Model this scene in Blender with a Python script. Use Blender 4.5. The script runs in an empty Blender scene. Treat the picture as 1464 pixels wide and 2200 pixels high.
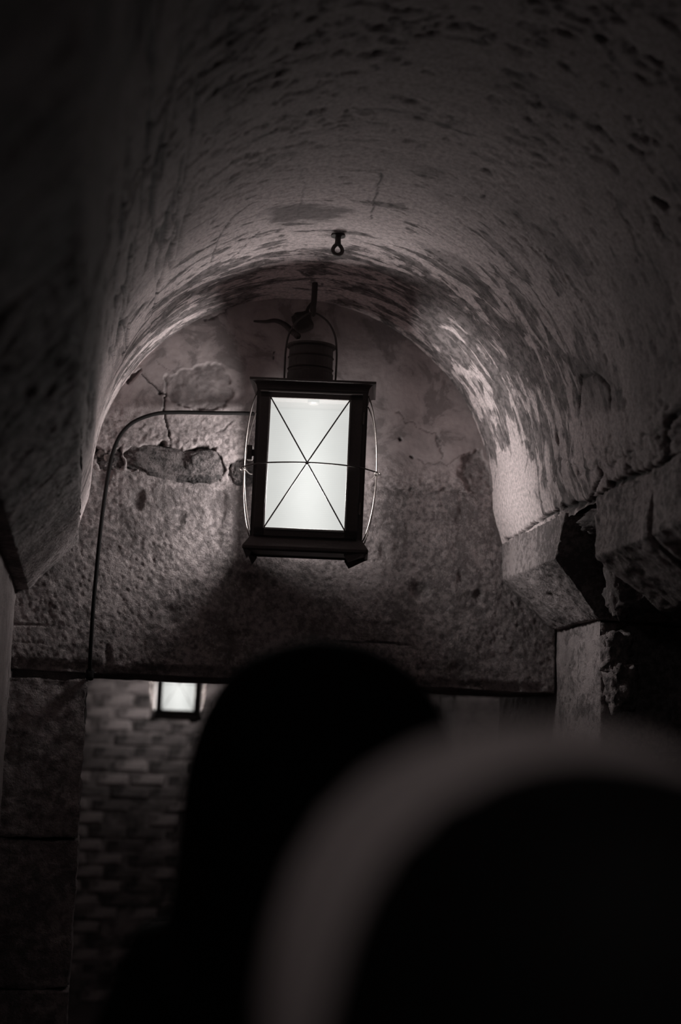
import bpy, bmesh, math, random
import numpy as np
from mathutils import Vector, Matrix

SC = bpy.context.scene
COL = SC.collection
R = math.radians

# ------------------------------------------------------------------ camera, world, exposure
FPX, CXP, CYP = 3050.0, 732.0, 1100.0
CAM = np.array([0.0, 0.0, 1.55])
YAW, PITCH, ROLL = R(10.04), R(9.90), R(2.1)
fw = np.array([math.sin(YAW) * math.cos(PITCH), math.cos(YAW) * math.cos(PITCH), math.sin(PITCH)])
rt = np.cross(fw, [0, 0, 1.0]); rt /= np.linalg.norm(rt)
up = np.cross(rt, fw)
rt, up = rt * math.cos(ROLL) + up * math.sin(ROLL), up * math.cos(ROLL) - rt * math.sin(ROLL)
cd = bpy.data.cameras.new('camera')
cam = bpy.data.objects.new('camera', cd); COL.objects.link(cam)
cam.matrix_world = Matrix(((rt[0], up[0], -fw[0], CAM[0]), (rt[1], up[1], -fw[1], CAM[1]),
                           (rt[2], up[2], -fw[2], CAM[2]), (0, 0, 0, 1)))
cd.sensor_fit = 'VERTICAL'; cd.sensor_height = 36.0; cd.sensor_width = 24.0
cd.lens = FPX / 2200.0 * 36.0
cd.clip_start = 0.02; cd.clip_end = 100
cd.dof.use_dof = True; cd.dof.focus_distance = 3.78; cd.dof.aperture_fstop = 2.0
SC.camera = cam
W = bpy.data.worlds.new('world'); SC.world = W; W.use_nodes = True
W.node_tree.nodes['Background'].inputs[0].default_value = (0.9, 0.85, 0.9, 1)
W.node_tree.nodes['Background'].inputs[1].default_value = 0.004
SC.view_settings.view_transform = 'Standard'; SC.view_settings.look = 'None'
SC.view_settings.gamma = 1.0; SC.view_settings.use_curve_mapping = False
SC.view_settings.exposure = 0.0
SC.cycles.max_bounces = 8; SC.cycles.diffuse_bounces = 5; SC.cycles.transparent_max_bounces = 12
LAMP_W = 74.0          # watts of the bulb in each lantern
LAMP_COL = (1.0, 0.985, 0.965)

for nm, loc, pw, rad in (('added_fill_behind_viewpoint', (0.0, -0.40, 2.22), 4.2, .08), ('added_fill_beyond_doorway', (1.35, 5.25, 2.62), 4.5, .07)):  # unseen fill lights added for brightness, no fixture stands at either
    ld = bpy.data.lights.new(nm, 'POINT'); ld.energy = pw; ld.color = LAMP_COL; ld.shadow_soft_size = rad
    lo = bpy.data.objects.new(nm, ld); COL.objects.link(lo); lo.location = loc

def ray(px, py):
    return fw + rt * (px - CXP) / FPX - up * (py - CYP) / FPX
def at(px, py, Y):
    d = ray(px, py); return CAM + d * (Y - CAM[1]) / d[1]
def atx(px, py, X):
    d = ray(px, py); return CAM + d * (X - CAM[0]) / d[0]

# ------------------------------------------------------------------ numpy noise
def _h(ix, iy, iz, seed):
    n = (ix.astype(np.int64) * 374761393 + iy.astype(np.int64) * 668265263 + iz.astype(np.int64) * 2147483647 + seed * 974634777) & 0xffffffff
    n = ((n ^ (n >> 13)) * 1274126177) & 0xffffffff
    n = ((n ^ (n >> 15)) * 2246822519) & 0xffffffff
    n = n ^ (n >> 16)
    return (n & 0xffffff).astype(np.float64) / 8388607.5 - 1.0
def vn(P, scale=1.0, seed=0):
    Q = np.asarray(P, float) * np.asarray(scale, float) + 13.7
    i = np.floor(Q).astype(np.int64); f = Q - i; f = f * f * (3 - 2 * f)
    x, y, z = i[:, 0], i[:, 1], i[:, 2]; u, v, w = f[:, 0], f[:, 1], f[:, 2]
    c = lambda a, b, d: _h(x + a, y + b, z + d, seed)
    x00 = c(0,0,0) * (1-u) + c(1,0,0) * u; x10 = c(0,1,0) * (1-u) + c(1,1,0) * u
    x01 = c(0,0,1) * (1-u) + c(1,0,1) * u; x11 = c(0,1,1) * (1-u) + c(1,1,1) * u
    return (x00 * (1-v) + x10 * v) * (1-w) + (x01 * (1-v) + x11 * v) * w
def fbm(P, scale=1.0, seed=0, octv=3, gain=0.5):
    s = np.asarray(scale, float); o = 0; a = 1; t = 0
    for k in range(octv):
        o = o + a * vn(P, s, seed + k * 17); t += a; a *= gain; s = s * 2.03
    return o / t
def sst(a, b, x):
    t = np.clip((x - a) / (b - a), 0, 1); return t * t * (3 - 2 * t)
def segdist(p, pts):
    d = np.full(len(p), 1e9)
    for a, b in zip(pts[:-1], pts[1:]):
        a = np.array(a, float); b = np.array(b, float); ab = b - a
        t = np.clip(((p - a) @ ab) / max(ab @ ab, 1e-12), 0, 1)
        d = np.minimum(d, np.hypot(*(p - a - t[:, None] * ab).T))
    return d
def inside(p, poly):
    r = np.zeros(len(p), bool); n = len(poly)
    for i in range(n):
        x1, y1 = poly[i]; x2, y2 = poly[(i + 1) % n]
        c = ((y1 > p[:, 1]) != (y2 > p[:, 1])) & (p[:, 0] < (x2 - x1) * (p[:, 1] - y1) / ((y2 - y1) or 1e-9) + x1)
        r ^= c
    return r
def sdf(p, poly):
    d = segdist(p, list(poly) + [poly[0]]); return np.where(inside(p, poly), -d, d)

# ------------------------------------------------------------------ materials
def col(c): return (c[0], c[1], c[2], 1)
class NT:
    def __init__(s, name):
        s.m = bpy.data.materials.new(name); s.m.use_nodes = True; s.t = s.m.node_tree; s.b = s.t.nodes['Principled BSDF']
    def n(s, typ, **kw):
        x = s.t.nodes.new(typ)
        for k, v in kw.items():
            if k.startswith('i_'): x.inputs[k[2:].replace('_', ' ')].default_value = v
            else: setattr(x, k, v)
        return x
    def l(s, a, b): s.t.links.new(a, b)
    def math(s, op, a, b=None, clamp=False):
        x = s.n('ShaderNodeMath', operation=op, use_clamp=clamp)
        for i, v in enumerate((a, b)):
            if v is None: continue
            if isinstance(v, (int, float)): x.inputs[i].default_value = v
            else: s.l(v, x.inputs[i])
        return x.outputs[0]
    def ramp(s, fac, stops):
        x = s.n('ShaderNodeValToRGB'); e = x.color_ramp.elements
        e[0].position, e[0].color = stops[0][0], col(stops[0][1]); e[1].position, e[1].color = stops[-1][0], col(stops[-1][1])
        for p, c in stops[1:-1]:
            q = e.new(p); q.color = col(c)
        s.l(fac, x.inputs[0]); return x.outputs[0]
    def mix(s, fac, a, b):
        x = s.n('ShaderNodeMix', data_type='RGBA')
        for i, v in ((0, fac), (6, a), (7, b)):
            if isinstance(v, (int, float)): x.inputs[i].default_value = v
            elif isinstance(v, tuple): x.inputs[i].default_value = col(v)
            else: s.l(v, x.inputs[i])
        return x.outputs[2]
    def noise(s, vec, scale, detail=4, rough=.6, dist=0, stretch=None):
        if stretch:
            mp = s.n('ShaderNodeMapping'); s.l(vec, mp.inputs[0]); mp.inputs['Scale'].default_value = stretch; vec = mp.outputs[0]
        x = s.n('ShaderNodeTexNoise'); s.l(vec, x.inputs['Vector'])
        x.inputs['Scale'].default_value = scale; x.inputs['Detail'].default_value = detail
        x.inputs['Roughness'].default_value = rough; x.inputs['Distortion'].default_value = dist
        return x.outputs[0]
    def attr(s, name): return s.n('ShaderNodeAttribute', attribute_name=name).outputs['Fac']
    def bump(s, h, dist, strength=1.0, prev=None):
        x = s.n('ShaderNodeBump'); s.l(h, x.inputs['Height']); x.inputs['Distance'].default_value = dist; x.inputs['Strength'].default_value = strength
        if prev: s.l(prev, x.inputs['Normal'])
        return x.outputs[0]

TINT = (1.0, 0.835, 0.83)
def g(v): return (v * TINT[0], v * TINT[1], v * TINT[2])

def stone_mat(name, lo, hi, bscale=120, bd=.003, rough=.9, mid=35, w=.06):
    t = NT(name); o = t.n('ShaderNodeTexCoord').outputs['Object']
    a = t.noise(o, mid, 6, .65); b = t.noise(o, 6, 4, .6)
    f = t.math('ADD', t.math('MULTIPLY', a, .6), t.math('MULTIPLY', b, .4))
    t.l(t.ramp(f, [(.5 - w, g(lo)), (.5 + w, g(hi))]), t.b.inputs['Base Color'])
    t.b.inputs['Roughness'].default_value = rough
    n1 = t.noise(o, bscale, 5, .7)
    n2 = t.noise(o, bscale * 2.6, 3, .7)
    t.l(t.bump(n2, bd * .7, 1.0, t.bump(n1, bd * 1.8, 1.0)), t.b.inputs['Normal'])
    return t.m

def vault_mat():
    t = NT('peeling_plaster'); uv = t.n('ShaderNodeTexCoord').outputs['UV']
    zone = t.attr('zone'); crack = t.attr('crack')
    big = t.noise(uv, 3.2, 3, .5)
    peel = t.noise(uv, 1, 8, .62, .8, (6.5, 20, 1))          # flakes stretched round the curve of the vault
    pat = t.noise(uv, 9, 6, .6, .5)
    f = t.math('ADD', t.math('MULTIPLY', peel, .60), t.math('MULTIPLY', pat, .28))
    f = t.math('ADD', f, t.math('MULTIPLY', big, .12))
    thr = t.math('ADD', t.math('MULTIPLY', zone, .118), .375)
    m = t.math('MULTIPLY', t.math('SUBTRACT', f, thr), 26, clamp=True)
    fine = t.noise(uv, 90, 5, .7)
    light = t.ramp(fine, [(.4, g(.42)), (.6, g(.66))])
    dark = t.ramp(t.noise(uv, 30, 6, .7, .3), [(.42, g(.10)), (.60, g(.28))])
    k = t.math('ADD', t.math('MULTIPLY', t.attr('light_falloff'), .58), .62)  # plaster colour brightens towards the lantern end: painted light falloff
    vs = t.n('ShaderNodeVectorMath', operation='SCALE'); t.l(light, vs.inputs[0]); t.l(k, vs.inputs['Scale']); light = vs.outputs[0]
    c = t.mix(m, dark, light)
    pit = t.math('MULTIPLY', t.math('SUBTRACT', .40, t.noise(uv, 1, 6, .7, .2, (60, 130, 1))), 8, clamp=True)
    c = t.mix(t.math('MULTIPLY', pit, .55), c, g(.10))
    c = t.mix(t.attr('stain_shade'), c, g(.11))
    c = t.mix(crack, c, g(.05))
    t.l(c, t.b.inputs['Base Color']); t.b.inputs['Roughness'].default_value = .92
    n = t.bump(m, .0022, .9)
    n = t.bump(pit, .003, -1.0 if False else .9, n) if False else n
    h = t.math('SUBTRACT', t.noise(uv, 150, 6, .75), t.math('MULTIPLY', pit, .9))
    t.l(t.bump(h, .0030, .9, n), t.b.inputs['Normal'])
    return t.m

def wall_mat():
    t = NT('lunette_plaster'); o = t.n('ShaderNodeTexCoord').outputs['Object']
    rough = t.attr('rough'); crack = t.attr('crack'); stain_shade = t.attr('stain_shade')
    pat = t.noise(o, 9, 6, .62, .6)
    sm = t.ramp(pat, [(.42, g(.24)), (.47, g(.36)), (.58, g(.44))])
    rg = t.ramp(t.noise(o, 60, 6, .7), [(.40, g(.22)), (.60, g(.54))])
    c = t.mix(rough, sm, rg)
    c = t.mix(stain_shade, c, t.ramp(t.noise(o, 40, 6, .7), [(.35, g(.11)), (.7, g(.27))]))
    c = t.mix(crack, c, g(.04))
    t.l(c, t.b.inputs['Base Color']); t.b.inputs['Roughness'].default_value = .93
    h = t.noise(o, 170, 6, .72)
    bn = t.n('ShaderNodeBump'); t.l(h, bn.inputs['Height']); bn.inputs['Distance'].default_value = .006
    t.l(t.math('ADD', t.math('MULTIPLY', rough, .75), .2), bn.inputs['Strength'])
    t.l(bn.outputs[0], t.b.inputs['Normal'])
    return t.m

def plain(name, c, rough=.6, metal=0, bscale=None, bd=.001, spec=None, sheen=0):
    t = NT(name); t.b.inputs['Base Color'].default_value = col(c); t.b.inputs['Roughness'].default_value = rough; t.b.inputs['Metallic'].default_value = metal
    o = t.n('ShaderNodeTexCoord').outputs['Object']
    if bscale:
        nz = t.noise(o, bscale, 5, .6)
        t.l(t.bump(nz, bd, .7), t.b.inputs['Normal'])
        k = t.mix(nz, tuple(x * .7 for x in c), tuple(min(1, x * 1.3) for x in c)); t.l(k, t.b.inputs['Base Color'])
    if spec is not None: t.b.inputs['Specular IOR Level'].default_value = spec
    if sheen: t.b.inputs['Sheen Weight'].default_value = sheen; t.b.inputs['Sheen Roughness'].default_value = .45; t.b.inputs['Sheen Tint'].default_value = col(g(1.0))
    return t.m

def pane_mat(name, emit, clear):
    """Ribbed acrylic: glows evenly and lets part of the bulb's light straight through."""
    t = NT(name); t.t.nodes.remove(t.b)
    out = [n for n in t.t.nodes if n.type == 'OUTPUT_MATERIAL'][0]
    o = t.n('ShaderNodeTexCoord').outputs['Object']
    sx = t.n('ShaderNodeSeparateXYZ'); t.l(o, sx.inputs[0])
    rib = t.math('SINE', t.math('MULTIPLY', sx.outputs[2], 1257.0))
    # the long bulb behind the pane shows as a paler column
    dx = t.math('MULTIPLY', sx.outputs[0], 15.0); gl = t.math('POWER', 2.718, t.math('MULTIPLY', t.math('MULTIPLY', dx, dx), -1.0))
    dz = t.math('MULTIPLY', t.math('ADD', sx.outputs[2], -.185), 8.0); gz = t.math('POWER', 2.718, t.math('MULTIPLY', t.math('MULTIPLY', dz, dz), -1.0))
    k = t.math('ADD', t.math('MULTIPLY', rib, .022), t.math('ADD', .80, t.math('MULTIPLY', t.math('ADD', t.math('MULTIPLY', gl, .6), t.math('MULTIPLY', t.math('MULTIPLY', gl, gz), .6)), .30)))
    dirt = t.noise(o, 14, 5, .65); k = t.math('MULTIPLY', k, t.math('ADD', .94, t.math('MULTIPLY', dirt, .11)))
    em = t.n('ShaderNodeEmission'); em.inputs[0].default_value = (.99, 1.0, .965, 1); t.l(t.math('MULTIPLY', k, emit), em.inputs[1])
    tr = t.n('ShaderNodeBsdfTransparent'); tr.inputs[0].default_value = (clear, clear, clear, 1)
    ad = t.n('ShaderNodeAddShader'); t.l(em.outputs[0], ad.inputs[0]); t.l(tr.outputs[0], ad.inputs[1]); t.l(ad.outputs[0], out.inputs[0])
    return t.m

M = dict(
    vault=vault_mat(), wall=wall_mat(),
    lintel=stone_mat('hewn_lintel_stone', .24, .54, 110, .0075, mid=60),
    jamb=stone_mat('hewn_jamb_stone', .20, .44, 60, .007),
    impost=stone_mat('impost_stone', .18, .42, 80, .006, mid=55),
    rubble=stone_mat('rubble_stone', .05, .26, 70, .010, mid=40),
    side=stone_mat('side_wall_plaster', .24, .40, 90, .004, mid=24, w=.14),
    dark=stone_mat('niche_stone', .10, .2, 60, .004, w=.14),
    floor=stone_mat('worn_floor_stone', .10, .2, 40, .004, w=.14),
    brick=stone_mat('rough_brick', .22, .50, 60, .004, mid=12),
    brick2=stone_mat('sooty_brick', .07, .22, 60, .004, mid=12),
    mortar=stone_mat('mortar', .12, .40, 90, .004, mid=9),
    iron=plain('black_iron', (.060, .048, .046), .5, .25, 160, .0006),
    rust=plain('rusty_iron', (.050, .040, .038), .7, .3, 120, .0012),
    lip=plain('worn_edge', (.30, .27, .26), .35, .8),
    wire=plain('galvanised_wire', (.22, .19, .18), .35, .9),
    cable=plain('black_rubber', (.014, .012, .012), .8, 0, spec=.15),
    pane=pane_mat('ribbed_pane', .53, .37), pane2=pane_mat('side_pane', .50, .42), pane3=pane_mat('back_pane', .35, .20),
    eye=plain('eye_white', (.45, .42, .40), .25),
    skin=plain('skin', (.35, .22, .17), .55), cloth=plain('dark_wool', (.010, .009, .009), .95, 0, 300, .001, .1),
    cloth2=plain('dark_knit', (.006, .005, .005), .95, 0, 200, .002, .1),
    palecloth=plain('pale_knit', g(.74), .9, 0, 200, .002, .2, .5),
    hair=plain('dark_hair', (.006, .005, .005), .7, 0, 300, .001, .2),
)

# ------------------------------------------------------------------ mesh helpers
def link(name, me, mat=None, parent=None, smooth=True, **props):
    o = bpy.data.objects.new(name, me); COL.objects.link(o)
    if mat: me.materials.append(mat)
    if smooth and len(me.polygons): me.polygons.foreach_set('use_smooth', [True] * len(me.polygons))
    if parent: o.parent = parent
    for k, v in props.items(): o[k] = v
    return o
def np_mesh(name, V, F):
    me = bpy.data.meshes.new(name); V = np.asarray(V, float)
    F = np.asarray(F, np.int64) if not isinstance(F, list) else F
    if isinstance(F, list): me.from_pydata(V.tolist(), [], F); me.update(); return me
    me.vertices.add(len(V)); me.vertices.foreach_set('co', V.ravel())
    n, k = F.shape
    me.loops.add(n * k); me.loops.foreach_set('vertex_index', F.ravel().astype(np.int32))
    me.polygons.add(n); me.polygons.foreach_set('loop_start', np.arange(0, n * k, k, dtype=np.int32))
    me.update(calc_edges=True); me.validate(); return me
def vattr(me, name, vals):
    a = me.attributes.new(name, 'FLOAT', 'POINT'); a.data.foreach_set('value', np.asarray(vals, np.float32))
def grid_faces(nu, nv, flip=False):
    i, j = np.meshgrid(np.arange(nu - 1), np.arange(nv - 1), indexing='ij'); a = (i * nv + j).ravel()
    F = np.stack([a, a + nv, a + nv + 1, a + 1], 1)
    return F[:, ::-1] if flip else F
def vnormals(V, F):
    a = V[F[:, 1]] - V[F[:, 0]]; b = V[F[:, -1]] - V[F[:, 0]]
    if F.shape[1] == 4: a = V[F[:, 2]] - V[F[:, 0]]; b = V[F[:, 3]] - V[F[:, 1]]
    n = np.cross(a, b); N = np.zeros_like(V)
    for k in range(F.shape[1]): np.add.at(N, F[:, k], n)
    return N / np.maximum(np.linalg.norm(N, axis=1), 1e-12)[:, None]
def resample(loop, steps):
    """Closed loop of 2-D corners; steps = spacing per edge."""
    out = []
    for i, a in enumerate(loop):
        b = loop[(i + 1) % len(loop)]; a = np.array(a, float); b = np.array(b, float)
        s = steps[i % len(steps)]; n = max(2, int(round(np.linalg.norm(b - a) / s)))
        for k in range(n): out.append(a + (b - a) * k / n)
    return np.array(out)
def rough_block(name, loop, steps, t0, t1, tstep, axis, mat, parent, amp=.006, seed=1, fine=.002, warp=None, tpos=None, **props):
    """Closed stone block: a section loop run along an axis ('x','y','z'), all faces roughened."""
    L = resample(loop, steps); n = len(L)
    T = tpos if tpos is not None else np.linspace(t0, t1, max(3, int(round((t1 - t0) / tstep)) + 1))
    c = L.mean(0); rings = []; caps = (0.15, .4, .65, .85)
    for s in caps: rings.append((c + (L - c) * s, T[0]))
    for t in T: rings.append((L, t))
    for s in caps[::-1]: rings.append((c + (L - c) * s, T[-1]))
    V = np.zeros((len(rings) * n, 3)); ax = {'x': (1, 2, 0), 'y': (0, 2, 1), 'z': (0, 1, 2)}[axis]
    for k, (q, t) in enumerate(rings):
        V[k * n:(k + 1) * n, ax[0]] = q[:, 0]; V[k * n:(k + 1) * n, ax[1]] = q[:, 1]; V[k * n:(k + 1) * n, ax[2]] = t
    m = len(rings); i, j = np.meshgrid(np.arange(m - 1), np.arange(n), indexing='ij'); a = (i * n + j).ravel(); b = (i * n + (j + 1) % n).ravel()
    F = np.stack([a, b, b + n, a + n], 1)
    if warp is not None: V = warp(V)
    N = vnormals(V, F); cen = V.mean(0)
    if np.sum(N * (V - cen)) < 0: F = F[:, ::-1]; N = -N
    d = amp * fbm(V, 14, seed, 3) + fine * fbm(V, 75, seed + 5, 3, .65)
    V = V + N * d[:, None]
    ends = [list(range(n)), list(range((m - 1) * n, m * n))]
    Fl = F.tolist(); Fl.append(ends[0]); Fl.append(ends[1])
    me = bpy.data.meshes.new(name); me.from_pydata(V.tolist(), [], Fl); me.update()
    return link(name, me, mat, parent, **props)
def boulder(name, center, size, mat, parent, seed=1, amp=.25, sub=4, rot=0, **props):
    bm = bmesh.new(); bmesh.ops.create_icosphere(bm, subdivisions=sub, radius=1)
    P = np.array([v.co[:] for v in bm.verts]); P = np.sign(P) * np.abs(P) ** .62; P /= np.abs(P).max()
    nrm = P / np.linalg.norm(P, axis=1)[:, None]
    P = P + nrm * (amp * fbm(P, 1.7, seed, 4, .6) + amp * .55 * fbm(P, 5.5, seed + 9, 4, .7))[:, None]
    P = P * np.array(size)
    c, s = math.cos(rot), math.sin(rot)
    P = np.stack([P[:, 0] * c - P[:, 2] * s, P[:, 1], P[:, 0] * s + P[:, 2] * c], 1) + np.array(center)
    for v, p in zip(bm.verts, P): v.co = p
    me = bpy.data.meshes.new(name); bm.to_mesh(me); bm.free()
    return link(name, me, mat, parent, **props)
def tube_arr(pts, r, seg=10, closed=False):
    P = np.array(pts, float); n = len(P); rr = np.full(n, r) if np.isscalar(r) else np.array(r, float)
    T = np.gradient(P, axis=0) if not closed else np.roll(P, -1, 0) - np.roll(P, 1, 0)
    T /= np.maximum(np.linalg.norm(T, axis=1), 1e-9)[:, None]
    ref = np.array([0, 0, 1.0]) if abs(T[0][2]) < .9 else np.array([1.0, 0, 0])
    u = np.cross(T[0], ref); u /= np.linalg.norm(u); V = []
    for k in range(n):
        u = u - T[k] * (u @ T[k]); u /= np.linalg.norm(u); w = np.cross(T[k], u)
        for s in range(seg):
            a = 2 * math.pi * s / seg; V.append(P[k] + rr[k] * (u * math.cos(a) + w * math.sin(a)))
    F = []
    for k in range(n if closed else n - 1):
        for s in range(seg):
            a, b = k * seg + s, k * seg + (s + 1) % seg; k2 = ((k + 1) % n) * seg
            F.append([a, b, k2 + (s + 1) % seg, k2 + s])
    if not closed: F.append(list(range(seg))[::-1]); F.append(list(range((n - 1) * seg, n * seg)))
    return V, F
class MB:
    def __init__(s): s.V = []; s.F = []
    def add(s, V, F):
        o = len(s.V); s.V += [tuple(v) for v in V]; s.F += [[i + o for i in f] for f in F]; return s
    def tube(s, pts, r, seg=10, closed=False): return s.add(*tube_arr(pts, r, seg, closed))
    def box(s, a, b):
        x0, y0, z0 = a; x1, y1, z1 = b
        V = [(x0,y0,z0),(x1,y0,z0),(x1,y1,z0),(x0,y1,z0),(x0,y0,z1),(x1,y0,z1),(x1,y1,z1),(x0,y1,z1)]
        return s.add(V, [[0,3,2,1],[4,5,6,7],[0,1,5,4],[1,2,6,5],[2,3,7,6],[3,0,4,7]])
    def rings(s, L, cap=True):
        """L: list of rings (equal length point lists) joined in order."""
        n = len(L[0]); V = [p for r in L for p in r]; F = []
        for k in range(len(L) - 1):
            for i in range(n): a, b = k * n + i, k * n + (i + 1) % n; F.append([a, b, b + n, a + n])
        if cap: F.append(list(range(n))[::-1]); F.append(list(range((len(L) - 1) * n, len(L) * n)))
        return s.add(V, F)
    def lathe(s, prof, seg=32, c=(0, 0)):
        return s.rings([[(c[0] + r * math.cos(2 * math.pi * i / seg), c[1] + r * math.sin(2 * math.pi * i / seg), z) for i in range(seg)] for r, z in prof])
    def frust(s, prof):
        """Square section: profile of (half width, half depth, z)."""
        return s.rings([[(-w, -d, z), (w, -d, z), (w, d, z), (-w, d, z)] for w, d, z in prof])
    def obj(s, name, mat, parent=None, bevel=0, smooth=False, **props):
        me = bpy.data.meshes.new(name); me.from_pydata(s.V, [], s.F); me.update()
        bm = bmesh.new(); bm.from_mesh(me); bmesh.ops.recalc_face_normals(bm, faces=bm.faces); bm.to_mesh(me); bm.free()
        o = link(name, me, mat, parent, smooth, **props)
        if bevel:
            b = o.modifiers.new('bevel', 'BEVEL'); b.width = bevel; b.segments = 2; b.limit_method = 'ANGLE'
        return o
def spline(pts, n=12):
    P = [np.array(p, float) for p in pts]; P = [2 * P[0] - P[1]] + P + [2 * P[-1] - P[-2]]; out = []
    for i in range(1, len(P) - 2):
        for k in range(n):
            t = k / n; a, b, c, d = P[i-1:i+3]
            out.append(.5 * ((2*b) + (-a+c)*t + (2*a-5*b+4*c-d)*t*t + (-a+3*b-3*c+d)*t**3))
    out.append(P[-2]); return out
def thing(name, loc, label, cat, group=None):
    o = bpy.data.objects.new(name, None); COL.objects.link(o); o.location = loc; o.empty_display_size = .05
    o['label'] = label; o['category'] = cat
    if group: o['group'] = group
    return o

# ------------------------------------------------------------------ vault (ceiling)
VX, VZ, VR = 0.58, 2.30, 0.59       # centre line, springing height, radius of the barrel
DW = 4.0                            # distance of the end wall
XL, XR = -0.19, 1.372               # faces of the side walls
arcN = 470
prof = [(-0.032, 2.185), (-0.022, 2.22), (-0.012, 2.26)]
prof += [(VX - VR * math.cos(a), VZ + VR * math.sin(a)) for a in np.linspace(0, math.pi, 60)]
prof += [(1.180, 2.26), (1.192, 2.225), (1.203, 2.19)]
prof = np.array(prof); sl = np.r_[0, np.cumsum(np.hypot(*np.diff(prof, axis=0).T))]; SL = sl[-1]
def prof_at(s):
    return np.interp(s, sl, prof[:, 0]), np.interp(s, sl, prof[:, 1])
def vault_hit(px, py):
    d = ray(px, py); best = None
    for s in np.linspace(0, SL, 900):
        x, z = prof_at(s); t = x / d[0] if abs(d[0]) > 1e-4 else 1e9
        if t <= 0: continue
        e = abs(CAM[2] + d[2] * t - z)
        if s > .12 and (best is None or e < best[0]): best = (e, s, d[1] * t)
    return best[1], best[2]
Ys = np.r_[np.linspace(-1.6, 1.9, 90)[:-1], np.linspace(1.9, 3.0, 150)[:-1], np.linspace(3.0, 4.015, 260)]
Ss = np.linspace(0, SL, arcN)
S2, Y2 = np.meshgrid(Ss, Ys, indexing='ij'); S2 = S2.ravel(); Y2 = Y2.ravel()
px_, pz_ = prof_at(S2)
eps = .004; xa, za = prof_at(np.clip(S2 - eps, 0, SL)); xb, zb = prof_at(np.clip(S2 + eps, 0, SL))
tn = np.stack([xb - xa, zb - za], 1); tn /= np.linalg.norm(tn, axis=1)[:, None]
inn = np.stack([tn[:, 1], np.zeros(len(tn)), -tn[:, 0]], 1)      # towards the inside of the vault
SP = np.stack([S2, Y2, np.zeros_like(S2)], 1)
Vv = np.stack([px_, Y2, pz_], 1)
disp = .007 * fbm(SP, 3.2, 3, 3) + .0020 * fbm(SP, (16, 34, 1), 9, 4, .6)
# the older, near plaster is scarred by grooves that run round the curve
near = 1 - sst(2.7, 3.3, Y2)
rid = np.abs(fbm(SP, (6, 17, 1), 21, 4, .6)); rid = sst(.06, 0, rid) * sst(.0, .35, vn(SP, (4, 5, 1), 40) + .25)
sc2 = sst(.22, .5, fbm(SP, (26, 62, 1), 33, 3, .6))
disp += -(rid * .006 + sc2 * .0045) * (.35 + .65 * near)
leftg = 1.3 * sst(.80, .35, S2 / SL * 2) * sst(.1, .5, vn(SP, (3, 1.2, 1), 61) + .2)
rl = np.abs(fbm(SP, (15, 1.3, 1), 66, 4, .6)); gl_ = sst(.11, .01, rl) * leftg * sst(3.95, 3.2, Y2); disp -= gl_ * .010
# broken plaster at the foot of the right side
rfoot = sst(SL - .34, SL - .04, S2) * sst(3.75, 3.35, Y2)
ch = sst(.04, 0, np.abs(fbm(SP, (7, 5, 1), 71, 4, .6)))
disp -= ch * rfoot * .006; disp -= rfoot * .010 * np.abs(fbm(SP, (20, 14, 1), 72, 4, .65))
crackv = np.clip(ch * rfoot * .45 + rid * .25 * near + gl_ * .85, 0, 1)
stain_shade = sst(.15, .5, fbm(SP, 4.2, 81, 4, .6)) * .45 * sst(3.9, 3.2, Y2) + sst(.22, .5, fbm(SP, (26, 62, 1), 33, 3, .6)) * near * .28
stain_shade = np.clip(stain_shade + .30 * sst(3.0, 2.3, Y2), 0, 1)  # besides the stains, near vault is painted darker as if lantern light fades
def v_line(pix, w, depth, jag=0, dark=1.0):
    global disp, crackv
    pts = [vault_hit(*p) for p in pix]
    q = np.stack([S2, Y2], 1); q = q + np.stack([vn(SP, 40, 5), vn(SP, 40, 6)], 1) * .004
    d = segdist(q, pts); k = sst(w, w * .25, d + jag * vn(SP, 70, 8)); disp -= k * depth; crackv = np.maximum(crackv, k * dark)
v_line([(820, 372), (808, 420), (797, 468)], .004, .003, .002, .8)
v_line([(543, 436), (500, 470), (470, 520), (455, 560)], .004, .003, .002, .7)
v_line([(440, 605), (520, 540), (560, 500)], .003, .002, .002, .5)
v_line([(640, 470), (655, 400), (640, 350)], .003, .002, .002, .4)
v_line([(1085, 925), (1095, 955), (1098, 975)], .004, .004, .001, .9)
v_line([(1065, 1015), (1063, 1035)], .004, .004, .001, .9)
v_line([(1130, 880), (1140, 950), (1128, 1010)], .004, .004, .002, .8)
v_line([(1086, 1160), (1110, 1152), (1133, 1136), (1172, 1111), (1208, 1093)], .006, .012, .006)
v_line([(1208, 1093), (1250, 1085), (1286, 1068), (1310, 1045), (1346, 1030), (1395, 1012), (1434, 990), (1464, 980)], .012, .015, .007)
v_line([(1434, 990), (1429, 930), (1434, 900), (1464, 880)], .012, .014, .006)
v_line([(1265, 1070), (1290, 1020), (1280, 1000)], .008, .010, .004)
v_line([(1245, 870), (1250, 810), (1280, 800), (1310, 830), (1312, 880)], .008, .008, .005, .8)
v_line([(1195, 935), (1199, 948)], .011, .03, .002)
v_line([(1040, 420), (1041, 424)], .007, .012, .002, .8)
v_line([(1405, 430), (1430, 440)], .010, .012, .003)
v_line([(240, 860), (262, 830), (285, 770), (320, 720)], .006, .006, .003)
v_line([(350, 700), (400, 660)], .005, .004, .003, .6)
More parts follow.
